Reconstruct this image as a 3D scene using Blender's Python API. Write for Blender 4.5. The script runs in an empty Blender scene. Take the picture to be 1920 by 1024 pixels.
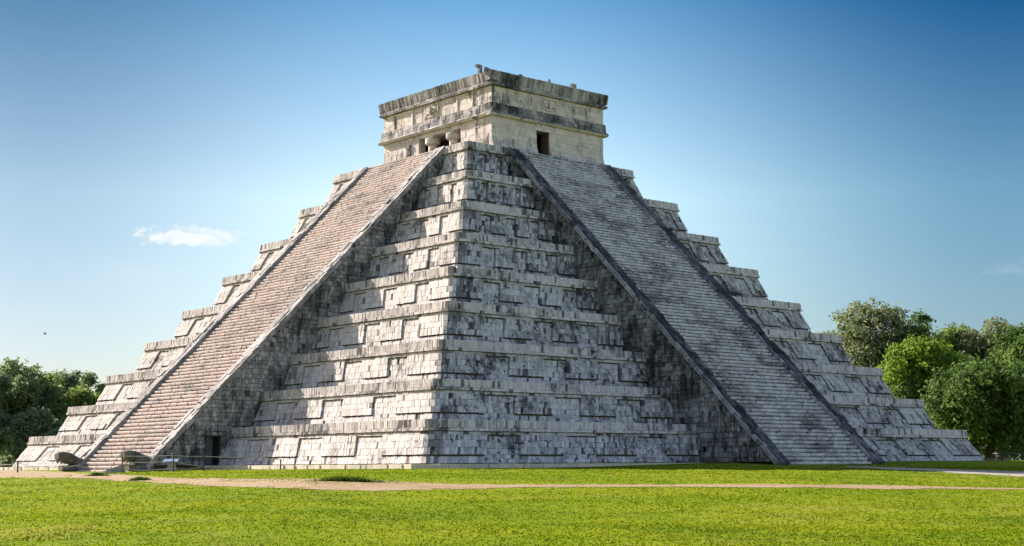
import bpy, bmesh, math, random
import numpy as np
from mathutils import Vector, Matrix

SC = bpy.context.scene
COL = SC.collection
rng = np.random.default_rng(7)
random.seed(7)

# ------------------------------------------------------------------ camera
CAM = np.array([-76.56, -90.815, -0.161])
YAW, PITCH, ROLL, F1920 = math.radians(48.88), math.radians(7.526), math.radians(-0.337), 2737.07
fw = np.array([math.cos(PITCH) * math.cos(YAW), math.cos(PITCH) * math.sin(YAW), math.sin(PITCH)])
r0 = np.array([math.sin(YAW), -math.cos(YAW), 0.0])
u0 = np.cross(r0, fw)
rt = r0 * math.cos(ROLL) + u0 * math.sin(ROLL)
up = -r0 * math.sin(ROLL) + u0 * math.cos(ROLL)
cam_data = bpy.data.cameras.new('camera')
cam = bpy.data.objects.new('camera', cam_data)
COL.objects.link(cam)
cam.matrix_world = Matrix(((rt[0], up[0], -fw[0], CAM[0]), (rt[1], up[1], -fw[1], CAM[1]),
                           (rt[2], up[2], -fw[2], CAM[2]), (0, 0, 0, 1)))
cam_data.sensor_width = 36.0
cam_data.lens = 36.0 * F1920 / 1920.0
cam_data.clip_start = 0.5
cam_data.clip_end = 6000
SC.camera = cam


def ray(px, py):
    d = fw + rt * ((px - 960) / F1920) - up * ((py - 512) / F1920)
    return d / np.linalg.norm(d)


def at(px, py, depth):
    """world point seen at photo pixel (1920 wide) at a depth along the view axis"""
    return CAM + (fw + rt * ((px - 960) / F1920) - up * ((py - 512) / F1920)) * depth


def on_plane(px, py, axis, val):
    d = ray(px, py)
    return CAM + d * ((val - CAM[axis]) / d[axis])


# ------------------------------------------------------------------ light
SUN = np.array([-0.20, 0.866, 0.455])
SUN = SUN / np.linalg.norm(SUN)
world = bpy.data.worlds.new('World')
SC.world = world
world.use_nodes = True
SKY_STRENGTH = 0.06
EXPOSURE = 1.5

def build_world():
    nt = world.node_tree
    N, Lk = nt.nodes, nt.links
    N.clear()
    out = N.new('ShaderNodeOutputWorld')
    bg = N.new('ShaderNodeBackground')
    bg.inputs['Strength'].default_value = SKY_STRENGTH
    sky = N.new('ShaderNodeTexSky')
    sky.sky_type = 'NISHITA'
    sky.sun_disc = False
    sky.sun_elevation = math.asin(SUN[2])
    sky.sun_rotation = math.atan2(SUN[0], SUN[1])
    sky.altitude = 0
    sky.air_density = 1.0
    sky.dust_density = 1.0
    sky.ozone_density = 2.2
    # one small drifting cloud, low on the left, and a faint wisp on the right
    tc = N.new('ShaderNodeTexCoord')

    def dot(v):
        n = N.new('ShaderNodeVectorMath'); n.operation = 'DOT_PRODUCT'
        Lk.new(tc.outputs['Generated'], n.inputs[0]); n.inputs[1].default_value = tuple(v)
        return n.outputs['Value']

    def m(op, a, b=None, c=None, clamp=False):
        n = N.new('ShaderNodeMath'); n.operation = op; n.use_clamp = clamp
        for i, x in enumerate((a, b, c)):
            if x is None: continue
            if isinstance(x, (int, float)): n.inputs[i].default_value = x
            else: Lk.new(x, n.inputs[i])
        return n.outputs[0]

    def cloud(px, py, hw, hh, gain, seed, lo, hi):
        c = ray(px, py)
        rr = np.cross(c, [0, 0, 1.0]); rr /= np.linalg.norm(rr)
        uu = np.cross(rr, c)
        dc = dot(c)
        a = m('DIVIDE', dot(rr), dc); b = m('DIVIDE', dot(uu), dc)
        a = m('DIVIDE', a, hw / F1920); b = m('DIVIDE', b, hh / F1920)
        cm = N.new('ShaderNodeCombineXYZ')
        Lk.new(m('MULTIPLY', a, 1.6 * hw / hh * 0.35), cm.inputs[0]); Lk.new(b, cm.inputs[1]); cm.inputs[2].default_value = seed
        no = N.new('ShaderNodeTexNoise'); no.inputs['Scale'].default_value = 1.6
        no.inputs['Detail'].default_value = 7; no.inputs['Roughness'].default_value = .62
        Lk.new(cm.outputs[0], no.inputs['Vector'])
        bb = m('ADD', b, 0.25)
        # flat underside: squash below the centre line
        below = m('MULTIPLY', m('MINIMUM', bb, 0.0), 1.5)
        b2 = m('ADD', m('MAXIMUM', bb, 0.0), below)
        rad = m('ADD', m('MULTIPLY', a, a), m('MULTIPLY', b2, b2))
        fall = m('SUBTRACT', 1.0, rad, clamp=False)
        dens = m('ADD', m('MULTIPLY', fall, 0.42), m('MULTIPLY', m('SUBTRACT', no.outputs[0], 0.5), 1.5))
        mr = N.new('ShaderNodeMapRange'); mr.interpolation_type = 'SMOOTHSTEP'
        Lk.new(dens, mr.inputs[0]); mr.inputs[1].default_value = lo; mr.inputs[2].default_value = hi
        mr.inputs[3].default_value = 0; mr.inputs[4].default_value = gain
        front = m('GREATER_THAN', dc, 0.3)
        inside = m('GREATER_THAN', fall, -0.9)
        return m('MULTIPLY', m('MULTIPLY', mr.outputs[0], front), inside)

    hs = N.new('ShaderNodeHueSaturation')
    hs.inputs['Saturation'].default_value = SKY_SAT
    hs.inputs['Hue'].default_value = 0.5
    Lk.new(sky.outputs[0], hs.inputs['Color'])
    col = hs.outputs[0]
    # sky colour graded by direction, with a lens vignette darkening put into the corners
    rd = dot(rt); ud = dot((0, 0, 1))
    azf = m('ADD', m('MULTIPLY', rd, 1 / .66), .5, clamp=True)
    rows = []
    for row in TINT:
        cr = N.new('ShaderNodeValToRGB')
        Lk.new(azf, cr.inputs[0])
        cr.color_ramp.elements[0].position = 0.0; cr.color_ramp.elements[0].color = row[0] + (1,)
        cr.color_ramp.elements[1].position = 1.0; cr.color_ramp.elements[1].color = row[2] + (1,)
        e = cr.color_ramp.elements.new(.5); e.color = row[1] + (1,)
        cr.color_ramp.interpolation = 'EASE'
        rows.append(cr.outputs[0])

    def blend(f, a_, b_, mode='MIX'):
        x = N.new('ShaderNodeMix'); x.data_type = 'RGBA'; x.blend_type = mode
        if isinstance(f, float): x.inputs['Factor'].default_value = f
        else: Lk.new(f, x.inputs['Factor'])
        Lk.new(a_, x.inputs['A']); Lk.new(b_, x.inputs['B'])
        return x.outputs['Result']
    e1 = m('MULTIPLY', m('SUBTRACT', ud, ELEV[0]), 1 / (ELEV[1] - ELEV[0]), clamp=True)
    e2 = m('MULTIPLY', m('SUBTRACT', ud, ELEV[1]), 1 / (ELEV[2] - ELEV[1]), clamp=True)
    tint = blend(e2, blend(e1, rows[0], rows[1]), rows[2])
    # unseen rest of the dome, brightened and warmed as added fill for shade
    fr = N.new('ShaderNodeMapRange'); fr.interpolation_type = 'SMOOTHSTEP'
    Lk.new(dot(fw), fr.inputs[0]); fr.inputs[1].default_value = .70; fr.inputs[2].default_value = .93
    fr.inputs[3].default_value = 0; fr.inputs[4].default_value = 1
    rgb = N.new('ShaderNodeRGB'); rgb.outputs[0].default_value = DOME_FILL
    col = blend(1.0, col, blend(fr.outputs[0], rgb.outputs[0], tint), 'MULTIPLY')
    for args in ((354, 441, 112, 25, .97, 3.1, -.02, .42), (1905, 500, 60, 22, .10, 9.3, .0, .7),
                 (240, 515, 130, 55, .16, 5.3, -.1, .9), (700, 330, 420, 60, .0, 1.3, .0, .9)):
        if args[4] == 0: continue
        f = cloud(*args)
        mx = N.new('ShaderNodeMix'); mx.data_type = 'RGBA'
        Lk.new(f, mx.inputs['Factor']); Lk.new(col, mx.inputs['A'])
        mx.inputs['B'].default_value = CLOUD_COL
        col = mx.outputs['Result']
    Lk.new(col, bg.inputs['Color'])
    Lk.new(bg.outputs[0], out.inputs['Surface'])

SKY_SAT = 1.1
ELEV = (.06, .18, .31)
# multipliers on the clear sky: rows from the horizon up, columns from the sunward left to the right
TINT = (((.57, .59, .68), (1.02, 1.02, 1.01), (.54, .60, .68)),
        ((.50, .56, .57), (1.55, 1.42, 1.18), (.46, .62, .65)),
        ((.15, .29, .37), (.47, .74, .81), (.004, .23, .40)))
DOME_FILL = (1.74, 1.39, 1.26, 1)
CLOUD_COL = (5.6, 5.9, 6.1, 1)
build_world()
sd = bpy.data.lights.new('sun', 'SUN')
sd.energy = 5.0
sd.angle = math.radians(0.5)
sd.color = (1.0, 0.915, 0.83)
so = bpy.data.objects.new('sun', sd)
COL.objects.link(so)
so.rotation_euler = Vector(SUN).to_track_quat('Z', 'Y').to_euler()
so.location = (-60, 80, 90)
SC.view_settings.view_transform = 'Standard'
SC.view_settings.look = 'None'
SC.view_settings.gamma = 1.0
SC.view_settings.exposure = EXPOSURE
SC.view_settings.use_curve_mapping = False
SC.cycles.max_bounces = 6
SC.cycles.diffuse_bounces = 3
SC.cycles.transparent_max_bounces = 8


# ------------------------------------------------------------------ helpers
def tag(o, label=None, cat=None, group=None, kind=None):
    if label: o['label'] = label
    if cat: o['category'] = cat
    if group: o['group'] = group
    if kind: o['kind'] = kind
    return o


def empty(name, loc=(0, 0, 0), rz=0.0, parent=None):
    o = bpy.data.objects.new(name, None)
    COL.objects.link(o)
    o.location = loc
    o.rotation_euler = (0, 0, rz)
    o.empty_display_size = 0.3
    if parent: o.parent = parent
    return o


class MB:
    """collects quads / polygons (numpy) and per vertex attributes into one mesh"""
    def __init__(self):
        self.v, self.f, self.a, self.n = [], [], [], 0

    def add(self, verts, faces, tone=0.5):
        verts = np.asarray(verts, float).reshape(-1, 3)
        self.v.append(verts)
        self.f.append((np.asarray(faces, np.int64) + self.n))
        t = np.empty(len(verts)); t[:] = tone
        self.a.append(t)
        self.n += len(verts)

    def box(self, lo, hi, tone=0.5):
        x0, y0, z0 = lo; x1, y1, z1 = hi
        v = [(x0, y0, z0), (x1, y0, z0), (x1, y1, z0), (x0, y1, z0), (x0, y0, z1), (x1, y0, z1), (x1, y1, z1), (x0, y1, z1)]
        f = [(0, 3, 2, 1), (4, 5, 6, 7), (0, 1, 5, 4), (1, 2, 6, 5), (2, 3, 7, 6), (3, 0, 4, 7)]
        self.add(v, f, tone)

    def hexa(self, v8, tone=0.5):
        f = [(0, 3, 2, 1), (4, 5, 6, 7), (0, 1, 5, 4), (1, 2, 6, 5), (2, 3, 7, 6), (3, 0, 4, 7)]
        self.add(v8, f, tone)

    def grid(self, P, tone=0.5, flip=False):
        """P: (m,n,3)"""
        m_, n_ = P.shape[:2]
        idx = np.arange(m_ * n_).reshape(m_, n_)
        q = np.stack([idx[:-1, :-1], idx[1:, :-1], idx[1:, 1:], idx[:-1, 1:]], -1).reshape(-1, 4)
        if flip: q = q[:, ::-1]
        self.add(P.reshape(-1, 3), q, tone)

    def tube(self, pts, rad, n=8, tone=0.5, caps=True):
        pts = [np.asarray(p, float) for p in pts]
        rad = [rad] * len(pts) if np.isscalar(rad) else rad
        rings = []
        for i, p in enumerate(pts):
            d = pts[min(i + 1, len(pts) - 1)] - pts[max(i - 1, 0)]
            d = d / (np.linalg.norm(d) + 1e-9)
            a = np.cross(d, [0, 0, 1.0]) if abs(d[2]) < .9 else np.cross(d, [1.0, 0, 0])
            a /= np.linalg.norm(a); b = np.cross(d, a)
            th = np.linspace(0, 2 * math.pi, n, endpoint=False)
            rings.append(p + rad[i] * (np.cos(th)[:, None] * a + np.sin(th)[:, None] * b))
        R = np.array(rings)
        k = len(pts)
        idx = np.arange(k * n).reshape(k, n)
        nx = np.roll(idx, -1, 1)
        q = np.stack([idx[:-1], nx[:-1], nx[1:], idx[1:]], -1).reshape(-1, 4)
        self.add(R.reshape(-1, 3), q, tone)
        if caps:
            c0 = np.vstack([R[0].mean(0), R[0]]); 
            fa = np.array([(0, 1 + (j + 1) % n, 1 + j, 0) for j in range(n)])
            self.add(R[0], [list(range(n))[::-1]], tone) if n == 4 else self._fan(R[0], tone, True)
            self.add(R[-1], [list(range(n))], tone) if n == 4 else self._fan(R[-1], tone, False)

    def _fan(self, ring, tone, rev):
        n = len(ring)
        v = np.vstack([ring, ring.mean(0)])
        # fan made of quads (pairs of triangles share the centre)
        f = []
        for j in range(0, n, 2):
            q = [n, j, (j + 1) % n, (j + 2) % n]
            f.append(q[::-1] if rev else q)
        self.add(v, f, tone)

    def build(self, name, mat, parent=None, smooth=False):
        V = np.vstack(self.v); Fc = np.vstack(self.f); A = np.concatenate(self.a)
        me = bpy.data.meshes.new(name)
        me.vertices.add(len(V)); me.vertices.foreach_set('co', V.astype(np.float32).ravel())
        me.loops.add(Fc.size); me.loops.foreach_set('vertex_index', Fc.astype(np.int32).ravel())
        me.polygons.add(len(Fc))
        me.polygons.foreach_set('loop_start', np.arange(0, Fc.size, 4, dtype=np.int32))
        me.polygons.foreach_set('loop_total', np.full(len(Fc), 4, dtype=np.int32))
        at_ = me.attributes.new('tone', 'FLOAT', 'POINT')
        at_.data.foreach_set('value', A.astype(np.float32))
        me.materials.append(mat)
        me.polygons.foreach_set('use_smooth', np.full(len(Fc), smooth, dtype=bool))
        me.update(calc_edges=True)
        me.validate()
        o = bpy.data.objects.new(name, me)
        COL.objects.link(o)
        if parent: o.parent = parent
        return o


# ------------------------------------------------------------------ materials
def lin(r, g, b):
    f = lambda c: c / 12.92 if c <= .04045 else ((c + .055) / 1.055) ** 2.4
    return (f(r / 255), f(g / 255), f(b / 255), 1)


class NT:
    def __init__(self, name):
        self.m = bpy.data.materials.new(name)
        self.m.use_nodes = True
        self.t = self.m.node_tree
        self.t.nodes.clear()
        self.out = self.n('ShaderNodeOutputMaterial')

    def n(self, t, **kw):
        x = self.t.nodes.new(t)
        for k, v in kw.items(): setattr(x, k, v)
        return x

    def link(self, a, b): self.t.links.new(a, b)

    def set(self, sock, x):
        if isinstance(x, (int, float, tuple)): sock.default_value = x
        else: self.link(x, sock)

    def math(self, op, a, b=0.0, clamp=False):
        x = self.n('ShaderNodeMath', operation=op, use_clamp=clamp)
        self.set(x.inputs[0], a); self.set(x.inputs[1], b)
        return x.outputs[0]

    def ramp(self, v, lo, hi, a=0.0, b=1.0):
        x = self.n('ShaderNodeMapRange', interpolation_type='SMOOTHSTEP')
        self.set(x.inputs[0], v)
        for i, k in enumerate((lo, hi, a, b)): self.set(x.inputs[i + 1], k)
        return x.outputs[0]

    def mix(self, f, a, b, mode='MIX'):
        x = self.n('ShaderNodeMix', data_type='RGBA', blend_type=mode)
        self.set(x.inputs['Factor'], f); self.set(x.inputs['A'], a); self.set(x.inputs['B'], b)
        return x.outputs['Result']

    def noise(self, vec, scale, detail=4, rough=.55, dist=0.0):
        x = self.n('ShaderNodeTexNoise')
        self.link(vec, x.inputs['Vector'])
        x.inputs['Scale'].default_value = scale; x.inputs['Detail'].default_value = detail
        x.inputs['Roughness'].default_value = rough; x.inputs['Distortion'].default_value = dist
        return x.outputs[0]

    def pos(self, sx=1, sy=1, sz=1, off=(0, 0, 0)):
        g = self.n('ShaderNodeNewGeometry')
        mp = self.n('ShaderNodeMapping')
        self.link(g.outputs['Position'], mp.inputs['Vector'])
        mp.inputs['Scale'].default_value = (sx, sy, sz)
        mp.inputs['Location'].default_value = off
        return mp.outputs[0]

    def attr(self, name):
        x = self.n('ShaderNodeAttribute'); x.attribute_name = name
        return x.outputs['Fac']

    def bsdf(self, col, rough=.9, bump=None, bstr=.3, bdist=.05, spec=.2):
        b = self.n('ShaderNodeBsdfPrincipled')
        self.set(b.inputs['Base Color'], col); self.set(b.inputs['Roughness'], rough)
        b.inputs['Specular IOR Level'].default_value = spec
        if bump is not None:
            x = self.n('ShaderNodeBump'); x.inputs['Strength'].default_value = bstr
            x.inputs['Distance'].default_value = bdist
            self.link(bump, x.inputs['Height']); self.link(x.outputs[0], b.inputs['Normal'])
        self.link(b.outputs[0], self.out.inputs['Surface'])
        return b


def stone(name, pale, mid, lichen, amount=.35, streak=.35, black=.12, seed=0.0, warm=None, bands=None):
    """weathered limestone: per stone tone, blotchy lichen, rain streaks running down, small black pits"""
    T = NT(name)
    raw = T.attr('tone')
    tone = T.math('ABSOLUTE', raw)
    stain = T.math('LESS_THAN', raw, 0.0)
    p = T.pos(off=(seed, seed * 1.7, seed * .3))
    big = T.noise(p, .30, 6, .62)
    med = T.noise(p, 1.5, 6, .68)
    fine = T.noise(p, 8.0, 5, .75)
    st = T.noise(T.pos(1.9, 1.9, .36, off=(seed * 2, 0, seed)), 1.0, 6, .7)
    st2 = T.noise(T.pos(5.5, 5.5, .9, off=(seed, 7, seed)), 1.0, 5, .7)
    v = T.math('ADD', T.math('MULTIPLY', tone, .30), T.math('ADD', T.math('MULTIPLY', fine, .36), T.math('MULTIPLY', st2, .36)))
    c = T.mix(T.ramp(v, .28, .74), mid, pale)
    if warm is not None:
        c = T.mix(T.math('MULTIPLY', T.ramp(T.noise(T.pos(off=(4 + seed, 2, 9)), .9, 5, .65), .45, .72), .55), c, warm)
    # lichen film in ragged patches
    k = T.math('ADD', T.math('MULTIPLY', big, .45), T.math('ADD', T.math('MULTIPLY', med, .38), T.math('MULTIPLY', st2, .17)))
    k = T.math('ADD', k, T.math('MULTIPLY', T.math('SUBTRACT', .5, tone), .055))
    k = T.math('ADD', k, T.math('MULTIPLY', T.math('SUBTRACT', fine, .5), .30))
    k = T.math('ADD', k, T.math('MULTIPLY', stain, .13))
    lo = .70 - amount * .5
    c = T.mix(T.math('MULTIPLY', T.ramp(k, lo - .08, lo + .12), .85), c, lichen)
    # rain streaks running down the wall
    s2 = T.math('ADD', T.math('ADD', st, T.math('MULTIPLY', T.math('SUBTRACT', big, .5), .7)), T.math('MULTIPLY', T.math('SUBTRACT', fine, .5), .25))
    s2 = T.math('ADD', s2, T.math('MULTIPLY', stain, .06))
    lo2 = .76 - streak * .4
    c = T.mix(T.math('MULTIPLY', T.ramp(s2, lo2 - .05, lo2 + .08), .85), c, (lichen[0] * .42, lichen[1] * .42, lichen[2] * .45, 1))
    if bands is not None:      # darker weathering that follows the courses of the steps
        bn = T.math('ADD', T.math('MULTIPLY', T.noise(T.pos(*bands, off=(seed, 3, 1)), 1.0, 5, .7), .7), T.math('MULTIPLY', big, .3))
        c = T.mix(T.math('MULTIPLY', T.ramp(bn, .50, .62), .62), c, (lichen[0] * .75, lichen[1] * .75, lichen[2] * .78, 1))
    # black pits and single blackened stones
    pit = T.math('ADD', T.noise(T.pos(off=(seed + 3.3, 8, 1)), 3.6, 3, .55), T.math('MULTIPLY', T.math('SUBTRACT', big, .5), .35))
    f3 = T.math('MAXIMUM', T.ramp(pit, .76 - black * .5, .81 - black * .5), T.math('MULTIPLY', T.math('LESS_THAN', tone, black * .16), .8))
    c = T.mix(T.math('MULTIPLY', f3, .85), c, (.022, .022, .024, 1))
    T.bsdf(c, .92, T.math('ADD', T.math('MULTIPLY', fine, .6), med), .5, .06, .12)
    return T.m


M = {}
M['north'] = stone('limestone_pale', (.60, .545, .50, 1), (.40, .355, .318, 1), (.20, .19, .178, 1), .29, .27, .17, 0.0)
M['west'] = stone('limestone_lichen', (.63, .605, .59, 1), (.40, .385, .375, 1), (.14, .135, .133, 1), .38, .36, .30, 5.0)
M['cornice'] = stone('limestone_cornice', (.57, .515, .48, 1), (.39, .345, .32, 1), (.16, .15, .145, 1), .36, .42, .12, 9.0)
M['west_cornice'] = stone('limestone_cornice_grey', (.64, .60, .60, 1), (.47, .438, .44, 1), (.16, .155, .155, 1), .31, .42, .22, 11.0)
M['flank'] = stone('limestone_dark_flank', (.52, .49, .465, 1), (.33, .31, .295, 1), (.088, .086, .084, 1), .47, .50, .17, 13.0)
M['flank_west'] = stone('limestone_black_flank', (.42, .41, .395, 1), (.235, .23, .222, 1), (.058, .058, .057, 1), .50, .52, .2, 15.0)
M['stair_north'] = stone('limestone_steps_pinkish', (.46, .39, .345, 1), (.345, .275, .235, 1), (.155, .144, .138, 1), .27, .04, .16, 17.0, warm=(.38, .275, .235, 1), bands=(.5, .28, 2.6))
M['stair_west'] = stone('limestone_steps_grey', (.66, .635, .62, 1), (.40, .385, .375, 1), (.12, .118, .118, 1), .33, .06, .22, 21.0, bands=(.28, .5, 2.6))
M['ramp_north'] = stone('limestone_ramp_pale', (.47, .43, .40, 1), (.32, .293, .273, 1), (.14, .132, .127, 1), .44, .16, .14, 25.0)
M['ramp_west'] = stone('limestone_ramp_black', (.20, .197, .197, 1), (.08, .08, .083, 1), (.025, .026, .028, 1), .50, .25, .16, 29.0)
M['coping_west'] = stone('limestone_coping_grey', (.46, .45, .45, 1), (.27, .265, .268, 1), (.08, .08, .083, 1), .42, .2, .12, 31.0)  # paler than the ramp, a lit edge put into the colour
M['temple'] = stone('limestone_temple_cream', (.68, .605, .55, 1), (.55, .48, .43, 1), (.17, .158, .152, 1), .31, .41, -.1, 33.0, warm=(.57, .465, .40, 1))
M['temple_dark'] = stone('limestone_temple_blackened', (.54, .495, .485, 1), (.28, .26, .255, 1), (.07, .069, .07, 1), .46, .54, -.1, 37.0)
M['serpent'] = stone('limestone_serpent', (.30, .268, .225, 1), (.18, .16, .135, 1), (.07, .067, .06, 1), .46, .3, .10, 41.0)
M['plinth'] = stone('limestone_plinth', (.62, .53, .42, 1), (.46, .40, .32, 1), (.25, .22, .18, 1), .22, .05, .03, 45.0)


def plain(name, col, rough=.8, spec=.2, nscale=6.0, var=.35):
    T = NT(name)
    n = T.noise(T.pos(), nscale, 4, .6)
    c = T.mix(T.ramp(n, .3, .7), tuple(x * (1 - var) for x in col[:3]) + (1,), col)
    T.bsdf(c, rough, n, .2, .02, spec)
    return T.m


M['mortar'] = plain('dark_mortar', (.13, .12, .105, 1), .95)
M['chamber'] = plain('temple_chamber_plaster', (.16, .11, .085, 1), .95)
M['soot'] = plain('soot_dark_rock', (.045, .042, .04, 1), .95)  # near-black colour stands in for the shade of a deeper passage
M['iron'] = plain('dark_painted_iron', (.03, .03, .032, 1), .6)
M['wood'] = plain('weathered_timber_post', (.12, .095, .075, 1), .9)
M['rope'] = plain('pale_rope', (.42, .40, .36, 1), .9)
M['rope_dim'] = plain('grey_rope', (.20, .20, .20, 1), .9)
M['board'] = plain('pale_blue_board', (.22, .33, .46, 1), .5)
M['feather'] = plain('black_feathers', (.02, .02, .022, 1), .8)


# ------------------------------------------------------------------ stone laying
def splits(a, b, mean, jit=.35):
    n = max(1, int(round((b - a) / mean)))
    w = 1 + rng.uniform(-jit, jit, n)
    return np.concatenate([[a], a + np.cumsum(w) / w.sum() * (b - a)])


def lay(a, b, v0, v1, w=.26, h=.33, jit=.35, depth=0.0, dj=.008, miss=0.0, clip=None):
    """list of stones (t0,t1,v0,v1,depth,tone)"""
    out = []
    vs = splits(v0, v1, h, .2)
    for k in range(len(vs) - 1):
        ts = splits(a, b, w, jit)
        if k % 2 and len(ts) > 3:
            ts[1:-1] += w * .3
            ts[1:-1] = np.clip(ts[1:-1], a + .03, b - .03)
        for j in range(len(ts) - 1):
            if ts[j + 1] - ts[j] < .03: continue
            out.append((ts[j], ts[j + 1], vs[k], vs[k + 1], depth + rng.normal(0, dj), rng.random()))
    out = np.array(out)
    if clip is not None and len(out): out = out[clip(out)]
    if miss and len(out): out = out[rng.random(len(out)) > miss]
    return out


def raise_stones(mb, S, fn, gap=.007, cj=.008, back=.14, flip=False):
    """S rows -> boxes; fn(t,v,d)->xyz"""
    if not len(S): return
    S = np.asarray(S)
    n = len(S)
    J = lambda: rng.normal(0, cj, n)
    t0, t1, v0, v1, d, tone = S.T
    cs = [(t0 + gap, v0 + gap), (t1 - gap, v0 + gap), (t1 - gap, v1 - gap), (t0 + gap, v1 - gap)]
    tilt_t = rng.normal(0, .003, n); tilt_v = rng.normal(0, .004, n)
    sg = [(-1, -1), (1, -1), (1, 1), (-1, 1)]
    V = np.empty((n, 8, 3))
    for i, (a, b) in enumerate(cs):
        a2 = a + J(); b2 = b + J()
        V[:, i] = fn(a, b, d - back)
        V[:, 4 + i] = fn(a2, b2, d + sg[i][0] * tilt_t + sg[i][1] * tilt_v)
    fc = np.array([(4, 5, 6, 7), (0, 1, 5, 4), (1, 2, 6, 5), (2, 3, 7, 6), (3, 0, 4, 7)])
    if flip: fc = fc[:, ::-1]
    Fc = (fc[None] + (np.arange(n) * 8)[:, None, None]).reshape(-1, 4)
    mb.add(V.reshape(-1, 3), Fc, np.repeat(tone, 8))


def planar(O, U, V, N):
    O, U, V, N = (np.asarray(x, float) for x in (O, U, V, N))
    return lambda t, v, d: O + np.multiply.outer(np.asarray(t), U) + np.multiply.outer(np.asarray(v), V) + np.multiply.outer(np.asarray(d), N)


# ------------------------------------------------------------------ pyramid data
TOP = [26.96, 24.66, 22.42, 20.20, 17.98, 15.64, 13.45, 11.15, 8.85]
ZT = [2.44, 4.865, 7.40, 10.06, 12.68, 15.44, 18.15, 21.0, 23.84]
OFF = [0, 0, 0, 0, 0, 0, 0, 0, -.24]           # slight shift of the uppermost terrace
ZB = [0.0] + ZT[:-1]
CORN = .66
STAIR_OUT = 5.55
STAIR_IN = 4.40
RAD = .32


def corner_fn(cx, cy, hfun, zoff, rad=RAD, off=0.0):
    """t=0 on the diagonal; t>0 along the face x=cx*h, t<0 along the face y=cy*h; v is height"""
    q = rad * math.pi / 4
    def fn(t, v, d):
        t = np.asarray(t, float); v = np.asarray(v, float); d = np.asarray(d, float)
        h = hfun(v) + 0 * t
        s = np.where(t >= 0, 1.0, -1.0); a = np.abs(t)
        ph = np.clip(a / rad, 0, math.pi / 4)
        ang = math.pi / 4 - ph
        ext = np.maximum(a - q, 0)
        c1 = (h - rad) + (rad + d) * np.cos(ang)          # distance along the main axis
        c2 = (h - rad) + (rad + d) * np.sin(ang) - ext     # along the other
        x = np.where(s > 0, c1, c2) * cx + off
        y = np.where(s > 0, c2, c1) * cy - off
        return np.stack([x, y, zoff + v], -1)
    return fn


def t_at(h, coord, rad=RAD):
    """t whose position along the face is coord from the centre (at half size h)"""
    return rad * math.pi / 4 + (h - rad - coord)


pyr = empty('stepped_pyramid', (0, 0, 0))
tag(pyr, 'huge nine terraced grey limestone pyramid with two steep stairways in view', 'pyramid')


RELIEF = .12


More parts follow.
